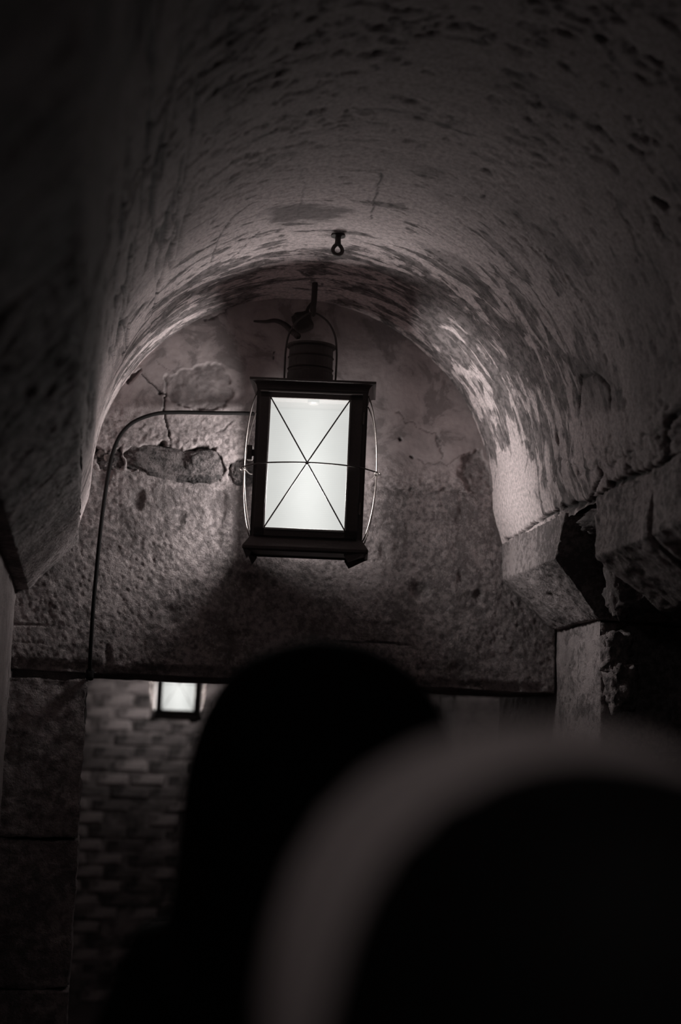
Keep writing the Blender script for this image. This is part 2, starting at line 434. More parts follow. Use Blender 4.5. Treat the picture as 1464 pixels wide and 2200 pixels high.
# dark scar near the crown where old paint is gone, and the patch over the right haunch
def v_patch(pix, amt, edge=.02):
    global stain_shade
    poly = [vault_hit(*p) for p in pix]; q = np.stack([S2, Y2], 1)
    d = sdf(q, poly) + .045 * fbm(SP, (16, 40, 1), 91, 4, .65)
    stain_shade = np.maximum(stain_shade, sst(edge, -edge, d) * amt)
v_patch([(560, 462), (600, 447), (680, 440), (760, 455), (700, 478), (600, 482)], .75)
v_patch([(1225, 770), (1300, 770), (1330, 870), (1260, 900)], .5)
v_patch([(1300, 560), (1420, 520), (1464, 700), (1464, 900), (1360, 880)], .45, .05)
v_patch([(900, 520), (1000, 560), (1060, 640), (980, 600)], .5)
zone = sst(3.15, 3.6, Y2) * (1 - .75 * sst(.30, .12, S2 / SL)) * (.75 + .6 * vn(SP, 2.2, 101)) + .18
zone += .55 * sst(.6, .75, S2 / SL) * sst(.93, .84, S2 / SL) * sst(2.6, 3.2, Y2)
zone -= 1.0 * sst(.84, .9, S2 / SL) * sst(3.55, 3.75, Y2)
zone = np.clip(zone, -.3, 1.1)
Vv = Vv + inn * disp[:, None]
# ragged lower edge of the plaster
foot = sst(.02, 0, S2) + sst(SL - .02, SL, S2)
Vv[:, 2] += foot * .010 * fbm(SP, (1, 26, 1), 55, 3)
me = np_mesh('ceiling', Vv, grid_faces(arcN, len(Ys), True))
vattr(me, 'zone', zone); vattr(me, 'light_falloff', sst(2.95, 3.6, Y2)); vattr(me, 'crack', crackv); vattr(me, 'stain_shade', stain_shade)
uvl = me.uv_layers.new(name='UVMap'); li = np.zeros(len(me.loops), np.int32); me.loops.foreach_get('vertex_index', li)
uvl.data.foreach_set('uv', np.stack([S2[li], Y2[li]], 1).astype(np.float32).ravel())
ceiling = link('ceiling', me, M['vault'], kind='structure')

# ------------------------------------------------------------------ end wall above the lintel
def wp(px, py):
    p = at(px, py, DW); return (p[0], p[2])
nx, nz = 440, 235
X2, Z2 = np.meshgrid(np.linspace(-.16, 1.30, nx), np.linspace(2.235, 2.96, nz), indexing='ij'); X2 = X2.ravel(); Z2 = Z2.ravel()
XZ = np.stack([X2, Z2], 1); P3 = np.stack([X2, np.full_like(X2, 4.0), Z2], 1)
jit = np.stack([vn(P3, 45, 5) + .5 * vn(P3, 110, 7), vn(P3, 45, 6) + .5 * vn(P3, 110, 8)], 1) * .010
Q = XZ + jit
rough = np.maximum(sst(2.60, 2.44, Z2 + .05 * fbm(P3, 7, 11)) * sst(.75, .5, X2) * .95,
                   sst(2.46, 2.34, Z2 + .04 * fbm(P3, 7, 12)))
d = .004 * fbm(P3, 5, 2, 3) + rough * (.005 * fbm(P3, 16, 4, 3) + .0045 * fbm(P3, 75, 6, 3, .65)) + .0008 * fbm(P3, 90, 7, 3)
crack = np.zeros(len(X2)); stn = np.zeros(len(X2))
# places where the plaster has fallen from the rubble behind
R1 = [wp(*p) for p in ((268, 966), (300, 957), (350, 952), (385, 962), (398, 968), (420, 958), (455, 962), (478, 985), (484, 1010), (470, 1034), (420, 1036), (340, 1018), (275, 1003))]
R2 = [wp(*p) for p in ((498, 995), (520, 986), (560, 985), (560, 1040), (510, 1042), (496, 1022))]
R3 = [wp(*p) for p in ((205, 958), (224, 975), (262, 960), (266, 1000), (225, 1012), (206, 995))]
for poly in (R1, R2, R3):
    s_ = sdf(Q, poly); k = sst(.004, -.008, s_); d -= k * .045; crack = np.maximum(crack, k * sst(-.014, -.006, s_) * .2)
    pass
# flaked patch of the upper coat
F1 = [wp(*p) for p in ((352, 812), (400, 792), (470, 780), (492, 800), (503, 838), (495, 862), (478, 878), (430, 884), (352, 850))]
s_ = sdf(Q, F1); k = sst(.002, -.003, s_); d -= k * (.004 + .003 * fbm(P3, 50, 15)); stn = np.maximum(stn, k * .75 * sst(.25, -.2, fbm(P3, 14, 3) - .1))
F2 = [wp(*p) for p in ((265, 815), (290, 800), (302, 792), (290, 815), (270, 826))]
s_ = sdf(Q, F2); k = sst(.003, -.003, s_); d -= k * .014; stn = np.maximum(stn, k * .8)
F3 = [wp(*p) for p in ((1000, 975), (1035, 965), (1052, 1010), (1068, 1085), (1060, 1115), (1035, 1100), (1015, 1060), (985, 1020))]
s_ = sdf(Q, F3); k = sst(.004, -.006, s_); d -= k * (.008 + .012 * np.abs(fbm(P3, 34, 16))); stn = np.maximum(stn, k * .55); rough = np.maximum(rough, k)
def w_line(pix, w, depth, dark=1.0):
    global d, crack
    s = segdist(Q, [wp(*p) for p in pix]); k = sst(w, w * .3, s); d -= k * depth; crack = np.maximum(crack, k * dark)
w_line([(305, 805), (340, 835), (354, 850), (352, 885), (365, 925), (362, 955)], .0035, .005)
w_line([(352, 812), (354, 850)], .003, .003, .6)
w_line([(330, 770), (365, 790), (380, 800)], .002, .001, .4)
w_line([(500, 905), (470, 930), (480, 950)], .003, .003, .5)
w_line([(845, 1050), (870, 1058), (880, 1052)], .003, .003, .7)
w_line([(850, 885), (900, 920), (940, 935), (950, 990)], .0028, .002, .5)
w_line([(900, 990), (960, 1000), (1000, 975)], .0028, .002, .45)
w_line([(1025, 1090), (1045, 1100), (1062, 1102)], .011, .02, 1)
w_line([(860, 941), (863, 945)], .007, .012)
w_line([(884, 980), (886, 984)], .006, .008)
w_line([(595, 761), (592, 771)], .004, .004)
w_line([(700, 850), (760, 840)], .002, .001, .3)
w_line([(520, 640), (480, 668), (440, 690)], .003, .002, .5)
stn = np.maximum(stn, sst(.12, .4, fbm(P3, 9, 18, 4, .65)) * .5 * sst(.55, .7, X2) * sst(2.62, 2.5, Z2))
stn = np.maximum(stn, .55 * sst(.0, .5, fbm(P3, 6, 19)) * sst(2.66, 2.8, Z2))
# the coat thins out where it laps onto the lintel
fade = sst(2.355, 2.300, Z2 + .02 * fbm(P3, 12, 23, 4, .6)); d -= fade * .06
VW = np.stack([X2, 4.0 - d, Z2], 1)
me = np_mesh('wall_back', VW, grid_faces(nx, nz))
vattr(me, 'rough', rough); vattr(me, 'crack', crack); vattr(me, 'stain_shade', stn)
wall_back = link('wall_back', me, M['wall'], kind='structure')
# backing masonry closes the wall behind its face
MB().box((-.3, 4.075, 2.2), (1.5, 4.42, 3.2)).obj('masonry_core', M['dark'], wall_back)
# rubble stones showing in the holes
def rub(px, py, wpx, hpx, seed, rot=0, y=4.034, dep=.03, mat='rubble'):
    c = at(px, py, DW); boulder('rubble_stone', (c[0], y, c[2]), (wpx / 762 / 2, dep, hpx / 762 / 2), M[mat], wall_back, seed, .30, 5, rot)
rub(366, 993, 220, 76, 3, -.12); rub(442, 1000, 96, 80, 8, .1, 4.028); rub(530, 1014, 76, 66, 5); rub(238, 984, 58, 54, 12)
rub(212, 985, 34, 38, 14, 0, 4.04)

# lintel: one great hewn stone over the doorway
TX = np.linspace(XL - .01, XR - .004, 400)
def lint_warp(V):
    V = V.copy(); front = sst(4.03, 4.012, V[:, 1])
    P = V
    RP = np.stack([P[:, 0] * .8 + P[:, 2] * .6, P[:, 1], P[:, 2] * .8 - P[:, 0] * .6], 1)
    d = .008 * fbm(P, 5, 31, 3) + .0030 * fbm(RP, (22, 24, 30), 37, 3, .6) + .0022 * fbm(RP, (120, 120, 90), 38, 2, .7) + .0012 * fbm(P, (120, 90, 50), 39, 2, .7)
    for z0, w, dp in ((1.885, .0035, .008), (1.835, .0025, .004)):
        zz = z0 + .012 * fbm(np.stack([V[:, 0], V[:, 0] * 0, V[:, 0] * 0], 1), 9, 41, 4, .6)
        d -= sst(w, w * .3, np.abs(V[:, 2] - zz)) * dp * sst(-.15, .15, vn(P, 4, 43))
    d -= .01 * sst(.35, .7, fbm(P, (18, 18, 9), 47, 2)) 
    V[:, 1] -= front * d
    lowf = sst(1.80, 1.77, V[:, 2]); V[:, 1] += lowf * front * .012 * (1 + fbm(P, 18, 51))
    V[:, 2] += lowf * .006 * fbm(V, (9, 9, 1), 52, 3)
    return V
lint = rough_block('lintel', [(4.012, 1.766), (4.012, 2.345), (4.42, 2.345), (4.42, 1.766)], [.0042, .03, .05, .03], 0, 0, 0, 'x',
                   M['lintel'], wall_back, .0, 7, .0, lint_warp, TX, label='single rough hewn lintel stone over the doorway')

# left jamb of the doorway, stone on stone
def jstone(x0, x1, z0, z1, seed, y0=4.0, y1=4.40, mat='jamb', parent=None, st=.008):
    rough_block('jamb_stone', [(x0, y0), (x1, y0), (x1, y1), (x0, y1)], [st, .012, .05, .05], z0, z1, st, 'z', M[mat], parent or wall_back, .010, seed, .0045)
for k, (z0, z1) in enumerate(((1.318, 1.742), (.925, 1.308), (.47, .917), (.0, .462))):
    jstone(XL - .01, .016 + .004 * k, z0, z1, 60 + k, 4.006 + .004 * (k % 2))
# packing between jamb and lintel, thin mortar
MB().box((XL, 4.05, 1.735), (.010, 4.38, 1.772)).obj('mortar_bed', M['dark'], wall_back)

# ------------------------------------------------------------------ side walls
def sheet(name, mat, xf, ys, zs, amp, seed, parent=None, axis='x', flip=False, sgn=1, fine=.003, holes=None, **props):
    A, B = np.meshgrid(ys, zs, indexing='ij'); A = A.ravel(); B = B.ravel()
    if axis == 'x': V = np.stack([np.full_like(A, xf), A, B], 1)
    elif axis == 'y': V = np.stack([A, np.full_like(A, xf), B], 1)
    else: V = np.stack([A, B, np.full_like(A, xf)], 1)
    dd = amp * fbm(V, 6, seed, 4) + fine * fbm(V, 50, seed + 3, 3, .6)
    V[:, {'x': 0, 'y': 1, 'z': 2}[axis]] += sgn * dd
    return link(name, np_mesh(name, V, grid_faces(len(ys), len(zs), flip)), mat, parent, **props)
ysL = np.r_[np.linspace(-1.6, 2.6, 60)[:-1], np.linspace(2.6, 4.02, 130)]
wall_left = sheet('wall_left', M['side'], XL - .004, ysL, np.linspace(0, 2.0, 120), .008, 201, sgn=1, kind='structure')
# imposts: overhanging course with a splayed underside that carries the vault
def impost(x_face, x_foot, x_back, z_top, z_face, z_foot, y0, y1, parent, seed, st=.007, skew=0, amp=.006):
    loop = [(x_back, z_top), (x_face, z_top), (x_face, z_face), (x_foot, z_foot), (x_back, z_foot)]
    def wr(V):
        V = V.copy(); k = (V[:, 1] - y0) / (y1 - y0); V[:, 1] += skew * (1 - k) * np.clip((z_top - V[:, 2]) / (z_top - z_foot), 0, 1); return V
    return rough_block('impost_block', loop, [.03, st, st, .03, .05], y0, y1, st * 1.3, 'y', M['impost'], parent, amp, seed, .0055, wr)
for k, (a, b) in enumerate(((2.755, 4.005), (1.60, 2.745), (.45, 1.59), (-.7, .44), (-1.6, -.71))):
    impost(-.034, -.160, -.34, 2.19, 2.125, 1.984, a, b, wall_left, 300 + k, .008 if k < 2 else .02)
wall_right = sheet('wall_right', M['side'], XR + .004, np.linspace(3.66, 4.6, 150), np.linspace(0, 1.96, 240), .006, 211, flip=True, sgn=-1, kind='structure')
for k, (a, b, sk, f, ft) in enumerate(((3.44, 4.005, .18, 1.198, 1.358), (2.87, 3.22, .06, 1.200, 1.36), (2.10, 2.862, 0, 1.194, 1.355), (1.2, 2.09, 0, 1.2, 1.36), (.2, 1.19, 0, 1.2, 1.36), (-1.6, .19, 0, 1.2, 1.36))):
    impost(f, ft, 1.56, 2.197, 2.088 if k == 0 else 2.055, 1.95 if k == 0 else 1.93, a, b, wall_right, 320 + k, .007 if k < 3 else .02, sk, .007 if k == 0 else .012)
# the broken gap in the course
rough_block('broken_block', [(1.56, 2.19), (1.30, 2.19), (1.36, 1.97), (1.56, 1.95)], [.02, .008, .02, .05], 3.20, 3.50, .008, 'y', M['dark'], wall_right, .03, 340, .008)
boulder('broken_block', (1.245, 3.20, 2.14), (.045, .05, .05), M['impost'], wall_right, 341, .4, 4)
boulder('broken_block', (1.36, 3.43, 1.985), (.05, .06, .035), M['dark'], wall_right, 342, .5, 4)
boulder('broken_block', tuple(atx(1326, 1262, 1.33)), (.022, .03, .075), M['impost'], wall_right, 343, .45, 4, .15)
boulder('broken_block', (1.31, 3.33, 2.17), (.10, .10, .03), M['dark'], wall_right, 344, .5, 4)
# end pier of the right wall: quoin stones beside the dark side opening
for k, (z0, z1, dy) in enumerate(((1.60, 1.945, 0), (1.22, 1.592, .03), (.82, 1.212, -.02), (.40, .812, .03), (.0, .392, 0))):
    rough_block('quoin_stone', [(1.376, 3.655 + dy), (1.376, 3.995), (1.9, 3.995), (1.9, 3.655 + dy)], [.009, .03, .05, .02], z0, z1, .010, 'z', M['impost'], wall_right, .012, 360 + k, .005)
boulder('broken_block', (1.41, 3.655, 1.86), (.045, .05, .06), M['impost'], wall_right, 345, .6, 4)
boulder('broken_block', (1.42, 3.64, 1.77), (.04, .05, .06), M['impost'], wall_right, 346, .6, 4)

# side opening beyond the right wall
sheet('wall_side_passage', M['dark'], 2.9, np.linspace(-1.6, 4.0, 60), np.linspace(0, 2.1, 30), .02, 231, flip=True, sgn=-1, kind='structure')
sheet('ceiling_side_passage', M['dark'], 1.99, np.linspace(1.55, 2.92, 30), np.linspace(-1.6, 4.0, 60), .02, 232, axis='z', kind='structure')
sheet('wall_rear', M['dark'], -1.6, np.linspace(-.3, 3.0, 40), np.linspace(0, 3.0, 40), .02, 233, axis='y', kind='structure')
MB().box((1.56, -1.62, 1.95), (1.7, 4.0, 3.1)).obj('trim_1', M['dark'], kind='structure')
sheet('floor', M['floor'], 0.0, np.linspace(-.8, 3.5, 90), np.linspace(-1.65, 9.6, 200), .006, 234, axis='z', kind='structure')

# ------------------------------------------------------------------ the room beyond the doorway
YF = 9.35
sheet('wall_far_left', M['mortar'], -.75, np.linspace(4.42, YF + .05, 90), np.linspace(0, 2.95, 50), .012, 241, kind='structure')
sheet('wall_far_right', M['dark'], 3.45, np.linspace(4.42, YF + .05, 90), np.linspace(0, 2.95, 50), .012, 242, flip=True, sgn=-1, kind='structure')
sheet('ceiling_far', M['mortar'], 2.9, np.linspace(-.8, 3.5, 60), np.linspace(4.42, YF + .05, 60), .02, 243, axis='z', kind='structure')
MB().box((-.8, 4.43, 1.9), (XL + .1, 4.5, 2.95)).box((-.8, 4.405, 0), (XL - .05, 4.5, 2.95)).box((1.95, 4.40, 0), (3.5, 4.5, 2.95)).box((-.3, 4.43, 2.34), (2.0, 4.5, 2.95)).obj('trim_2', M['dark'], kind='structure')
wall_far = sheet('wall_far', M['mortar'], YF, np.linspace(-.8, 3.5, 90), np.linspace(0, 2.95, 70), .004, 244, axis='y', kind='structure')
# bricks of the far wall
rng = random.Random(5)
def brick_mesh(seed, w, h, dpt):
    bm = bmesh.new(); bmesh.ops.create_cube(bm, size=1); bmesh.ops.scale(bm, vec=(w, dpt, h), verts=bm.verts)
    bmesh.ops.bevel(bm, geom=bm.edges[:], offset=.008, segments=1, affect='EDGES')
    r = random.Random(seed)
    for v in bm.verts: v.co += Vector((r.uniform(-1, 1) * .006, r.uniform(-1, 1) * .005, r.uniform(-1, 1) * .005))
    me = bpy.data.meshes.new('brick'); bm.to_mesh(me); bm.free(); return me
variants = [brick_mesh(k, w, .064, .07) for k, w in enumerate((.225, .215, .23, .19, .24, .205))]
for k, me in enumerate(variants): me.materials.append(M['brick'] if k % 2 else M['brick2'])
cands = []
for row in range(34):
    z = .045 + row * .0835; x = -.74 + (row % 2) * .12
    while x < 3.4:
        cands.append((x + rng.uniform(-.012, .012), z + rng.uniform(-.004, .004), rng.randrange(6), rng.uniform(-.012, .014), rng.uniform(-.03, .03))); x += .242
def vis_rank(c): return abs(c[0] - .4) * 1.0 + abs(c[1] - 1.35) * .45 if c[0] < 1.9 else abs(c[0] - 2.7) * .5 + abs(c[1] - 1.75) * 3 + .35
cands.sort(key=vis_rank)
for x, z, k, dy, rr in cands[:290]:
    o = bpy.data.objects.new('brick', variants[k]); COL.objects.link(o); o.parent = wall_far
    o.location = (x, YF + .027 + dy * .6, z); o.rotation_euler = (0, rr, rr * .6)
mb = MB()
for x, z, k, dy, rr in cands[290:]:
    mb.box((x - .11, YF - .04 + dy, z - .031), (x + .11, YF + .02, z + .031))
mb.obj('bricks', M['brick2'], wall_far, kind='stuff')
# pale pier standing in the far room and the edge of a second one
def pier(name, x0, x1, y0, y1, mat, seed, label):
    root = thing(name, ((x0 + x1) / 2, (y0 + y1) / 2, 0), label, 'pillar')
    z = 0; k = 0
    while z < 2.85:
        h = .42 if k % 2 else .5; z1 = min(z + h, 2.93)
        if 1.6 < z < 1.85: z1 = min(z + .5, 2.93)
        o = rough_block('pier_stone', [(x0, y0), (x1, y0), (x1, y1), (x0, y1)], [.02], z + .004, z1, .02, 'z', M[mat], None, .010, seed + k, .003)
        o.parent = root; o.matrix_parent_inverse = Matrix.Translation((-(x0 + x1) / 2, -(y0 + y1) / 2, 0))
        z = z1; k += 1
    return root
pier('stone_pillar', 1.60, 1.81, 6.0, 6.25, 'side', 400, 'pale stone pillar beyond the doorway, under the right part of the lintel')
pier('stone_pillar', 1.66, 1.99, 5.0, 5.3, 'dark', 420, 'dark stone pillar edge beyond the doorway, just left of the right jamb')

# ------------------------------------------------------------------ lantern
LG = 'square ship lanterns with wire guards'
def make_lantern(label):
    root = thing('hanging_lantern', (0, 0, 0), label, 'lantern', LG)
    w, dd = .147, .085          # half width, half depth of the body
    zb, zt = .034, .436         # body bottom and top
    pl, pr_, pz0, pz1 = -.109, .099, .062, .407     # the front opening
    # base: flared tray with a pointed foot at each corner
    MB().frust([(w - .004, dd - .004, .046), (w + .001, dd + .001, .036), (w + .017, dd + .017, .012), (w + .017, dd + .017, .004), (w + .010, dd + .010, .000), (w + .006, dd + .006, .006)]).obj('base_tray', M['iron'], root, .0012)
    for sx in (-1, 1):
        for sy in (-1, 1):
            X, Y = sx * (w + .016), sy * (dd + .016); tip = .012 if sx < 0 else .050
            m = MB(); V = [(X, Y, .006), (X - sx * (tip + .012), Y, .004), (X, Y - sy * .040, .004), (X - sx * tip, Y - sy * .004, -.022), (X - sx * (tip + .012), Y - sy * .006, -.004), (X - sx * .004, Y - sy * .040, -.001)]
            m.add(V, [[0, 1, 4, 3], [0, 3, 5, 2], [1, 2, 5, 3, 4], [0, 2, 1]]).obj('foot', M['iron'], root)
    for sx in (-1, 1):
        for sy in (-1, 1):
            m = MB(); X, Y = sx * w, sy * dd
            m.box((min(X, X - sx * .028), min(Y, Y - sy * .005), zb), (max(X, X - sx * .028), max(Y, Y - sy * .005), zt))
            m.box((min(X, X - sx * .005), min(Y, Y - sy * .026), zb), (max(X, X - sx * .005), max(Y, Y - sy * .026), zt)).obj('corner_post', M['iron'], root, .0008)
    for sy in (-1, 1):
        for z0, z1 in ((zb + .002, zb + .026), (zt - .028, zt)):
            Y = sy * (dd - .001); MB().box((-w + .004, min(Y, Y - sy * .005), z0), (w - .004, max(Y, Y - sy * .005), z1)).obj('rail', M['iron'], root, .0008)
    for sx in (-1, 1):
        for z0, z1 in ((zb + .002, zb + .026), (zt - .028, zt)):
            X = sx * (w - .001); MB().box((min(X, X - sx * .005), -dd + .004, z0), (max(X, X - sx * .005), dd - .004, z1)).obj('rail', M['iron'], root, .0008)
    # front door: a raised frame with a lip, hinged on the right
    yf = -dd - .006; dl, dr, db, dt = -w + .010, w - .014, zb + .006, zt - .012
    door = MB().box((dl, yf, db), (pl, yf + .006, dt)).box((pr_, yf, db), (dr, yf + .006, dt)).box((dl, yf, db), (dr, yf + .006, pz0)).box((dl, yf, pz1), (dr, yf + .006, dt)).obj('door_frame', M['iron'], root, .0010)
    MB().box((pl - .004, yf - .003, pz0 - .002), (pl - .002, yf + .001, pz1)).box((pr_ + .002, yf - .003, pz0), (pr_ + .004, yf + .001, pz1)) \
        .box((pl, yf - .003, pz0 - .005), (pr_, yf + .001, pz0 - .003)).box((dl, yf - .006, dt - .003), (dr, yf + .001, dt)).obj('bead', M['lip'], door)
    for z in (.12, .36): MB().lathe([(.003, z - .016), (.003, z + .016)], 12, (dr + .003, yf + .002)).obj('hinge', M['iron'], root)
    # panes; the front one has a thicker rim on its left
    MB().box((pl - .004, -dd + .010, pz0 - .004), (pr_ + .004, -dd + .013, pz1 + .004)).obj('pane', M['pane'], root, label='glowing ribbed front pane')
    MB().box((-w + .026, dd - .009, zb + .026), (w - .026, dd - .006, zt - .026)).obj('pane', M['pane3'], root)
    for sx in (-1, 1): MB().box((sx * (w - .0075) - .0015, -dd + .024, zb + .026), (sx * (w - .0075) + .0015, dd - .024, zt - .026)).obj('pane', M['pane2'], root)
    # lid: cove moulding under a flat top
    pr = [(w - .004, dd - .004, zt - .006)]
    for k in range(7):
        a = k / 6 * math.pi / 2; pr.append((w + .001 + .016 * (1 - math.cos(a)), dd + .001 + .016 * (1 - math.cos(a)), zt - .006 + .020 * math.sin(a)))
    pr += [(w + .020, dd + .020, zt + .015), (w + .020, dd + .020, zt + .021), (w - .03, dd - .02, zt + .026), (.062, .062, zt + .028)]
    MB().frust(pr).obj('lid', M['iron'], root, .0008)
    # chimney
    c0 = zt + .026
    MB().lathe([(.066, c0), (.066, c0 + .004), (.0625, c0 + .008), (.0625, c0 + .030), (.060, c0 + .034), (.060, c0 + .040), (.063, c0 + .043), (.060, c0 + .046), (.060, c0 + .072), (.0625, c0 + .075), (.060, c0 + .078), (.059, c0 + .106), (.056, c0 + .102)], 40).obj('chimney', M['rust'], root).location.x = -.013
    MB().lathe([(.060, c0 + .100), (.0665, c0 + .104), (.0665, c0 + .109), (.054, c0 + .110)], 40).obj('chimney_rim', M['rust'], root).location.x = -.013
    hp = [(-.069, 0, c0 - .004), (-.070, 0, c0 + .05), (-.069, 0, c0 + .10), (-.062, .0, c0 + .142), (-.044, 0, c0 + .175), (-.02, 0, c0 + .195), (0, 0, c0 + .202),
          (.02, 0, c0 + .195), (.044, 0, c0 + .175), (.062, 0, c0 + .142), (.069, 0, c0 + .10), (.070, 0, c0 + .05), (.069, 0, c0 - .004)]
    MB().tube(spline(hp, 6), .0028, 8).obj('handle', M['iron'], root, smooth=True).location.x = -.013
    # wire guards: a bowed cross and a bowed girth wire on each face
    zlo, zhi = pz0 - .002, pz1 + .002; bow = .030; cxp = (pl + pr_) / 2
    def guard(face):
        m = MB(); half = (pr_ - pl) / 2 + .002 if face in (0, 2) else (dd - .012); off = dd + .006 if face in (0, 2) else w + .001
        lo_, hi_ = (zlo, zhi) if face == 0 else (zb + .002, zt - .012)
        b = bow if face in (1, 3) else .012
        def P(u, o, z):
            return {0: (u + cxp, -off - o, z), 1: (off + o, u, z), 2: (-u, off + o, z), 3: (-off - o, -u, z)}[face]
        for s in (-1, 1):
            pts = []
            for k in range(25):
                t = k / 24; q = 2 * t - 1; pts.append(P(s * half * q if face in (0, 2) else s * half * q, b * (1 - q * q) ** .8 * 1.0, lo_ + (hi_ - lo_) * t))
            m.tube(pts, .0019, 6)
        return m, P, half, b
    for face in (0, 1, 3):
        m, P, half, b = guard(face)
        m.obj('wire_guard', M['wire'] if face in (1, 3) else M['iron'], root, smooth=True)
    for face in (0,):
        pts = []
        X = w + .032
        for k in range(33):
            q = k / 32 * 2 - 1; pts.append((X * q, -dd - .020 + .10 * max(0, abs(q) - .70) ** 1.3 * 2.2, (zlo + zhi) / 2 - .012 * q * q))
        MB().tube(pts, .0020, 8).obj('girth_wire', M['iron'], root, smooth=True)
    for sx in (-1, 1):
        pts = [(sx * (w + .034 - .02 * ((k - 4) / 8) ** 2), -.055 + .12 * k / 12, (zlo + zhi) / 2 - .010 + .003 * math.sin(k)) for k in range(13)]
        MB().tube(pts, .0016, 8).obj('girth_wire', M['wire'], root, smooth=True)
        ring = [(sx * (w + .034) + .008 * math.cos(a), -.02 + .010 * math.sin(a), (zlo + zhi) / 2 - .010 + .003 * math.sin(2 * a)) for a in np.linspace(0, 2 * math.pi, 17)[:-1]]
        MB().tube(ring, .0016, 6, True).obj('wire_loop', M['wire'], root, smooth=True)
    kn = MB().lathe([(.002, -.004), (.0042, -.003), (.0045, .0), (.0042, .003), (.002, .004)], 12, (0, 0)).obj('wire_knot', M['iron'], root)
    kn.location = (cxp, -dd - .022, (zlo + zhi) / 2 - .003)
    # latch block on the left side
    MB().box((-w - .020, -.075, .242), (-w - .006, -.045, .280)).box((-w - .008, -.066, .252), (-w + .002, -.052, .270)).obj('latch', M['iron'], root, .001)
    # bulb holder, bulb
    MB().lathe([(.016, zt - .004), (.016, zt - .022), (.012, zt - .026)], 16).obj('bulb_socket', M['iron'], root)
    ld = bpy.data.lights.new('bulb', 'POINT'); ld.energy = LAMP_W; ld.color = LAMP_COL; ld.shadow_soft_size = .07
    lo = bpy.data.objects.new('bulb', ld); COL.objects.link(lo); lo.parent = root; lo.location = (0, -.005, .185)
    return root
def copy_tree(o, parent=None):
    c = o.copy(); COL.objects.link(c); c.parent = parent
    for ch in list(o.children): copy_tree(ch, c)
    return c
lan = make_lantern('black iron ship lantern hanging large in the vault, crossed wires over its bright pane')
HOOK = np.array(at(673, 672, 3.84))
def place(o, top, rz, ry, h):
    o.rotation_euler = (R(2.8), ry, rz); m = o.rotation_euler.to_matrix(); v = m @ Vector((-.0136, 0, h)); o.location = Vector(top) - v
LS = 1.045
lan.scale = (LS, LS, LS)
HH = (.436 + .026 + .202) * LS
place(lan, HOOK, R(-11), R(0.5), HH)
far = copy_tree(lan); far['label'] = 'small blurred glowing lantern seen far off through the doorway beneath the lintel'
fb = at(384, 1534, 8.8); far.rotation_euler = (0, 0, R(4)); far.scale = (.93, .93, .93); far.location = (fb[0] - .010, 8.86, fb[2] - .034)
MB().tube([(0, 0, .664), (0, 0, 1.25)], .004, 8).obj('hanging_rod', M['rust'], far, smooth=True).location.x = -.013
for ch in far.children:
    if ch.type == 'LIGHT': ch.data = ch.data.copy(); ch.data.energy = 88.0

# hooks and ironwork
def tagm(o, label, cat, group=None):
    o['label'] = label; o['category'] = cat
    if group: o['group'] = group
    return o
hz = HOOK[2]
m = MB(); hx, hy = HOOK[0], HOOK[1]
pts = spline([(hx + .004, hy + .012, 2.895), (hx + .003, hy + .012, hz + .04), (hx, hy + .008, hz + .006), (hx, hy - .006, hz - .008), (hx, hy - .018, hz), (hx - .001, hy - .018, hz + .014)], 8)
m.tube(pts, [.0085] * 16 + [.006] * (len(pts) - 16), 8); tagm(m.obj('ceiling_hook', M['rust'], smooth=True), 'dark iron hook the near lantern hangs from at the top of the vault', 'hook')
s0, y0 = vault_hit(727, 505); vx, vz = prof_at(s0)
eye = thing('eye_bolt', (vx, y0, vz), 'empty rusty eye bolt screwed into the crown of the vault above the lantern', 'eye bolt')
m = MB(); m.tube([(0, 0, .02), (0, 0, -.012), (0, 0, -.026)], [.009, .0075, .0085], 10); m.obj('shank', M['rust'], eye, smooth=True)
cz = -.026 - .013; ring = []
for a in np.linspace(0, 2 * math.pi, 25)[:-1]:
    r = .0125 * (1 + .25 * max(0, math.sin(a))); ring.append((r * math.cos(a) * (1 - .35 * max(0, math.sin(a))), 0, cz + r * math.sin(a)))
MB().tube(ring, .0052, 8, True).obj('eye_ring', M['rust'], eye, smooth=True)
MB().lathe([(.020, .006), (.019, -.002), (.010, -.004)], 16).obj('plate', M['rust'], eye)
c = at(650, 692, 3.94)
kn = thing('pulley_block', c, 'dark rounded block hanging behind the lantern handle against the wall', 'block')
bo = boulder('block_body', (0, 0, 0), (.028, .026, .030), M['rust'], kn, 71, .25, 3, .3)
MB().tube([(.008, .0, .022), (.016, .002, .045), (.024, -.01, .056)], .005, 8).obj('lashing', M['rust'], kn, smooth=True)
cp = [at(640, 722, 3.80), at(628, 712, 3.88), at(612, 697, 3.93), at(592, 689, 3.96), at(570, 691, 3.975), at(546, 690, 4.0)]
pts = spline(cp, 8)
m = MB().tube(pts, np.interp(np.linspace(0, 1, len(pts)), [0, .5, .8, 1], [.0095, .0075, .0045, .003]), 8)
tagm(m.obj('conduit_stub', M['rust'], smooth=True), 'short bent dark conduit rising from the lantern chimney to the wall', 'pipe')
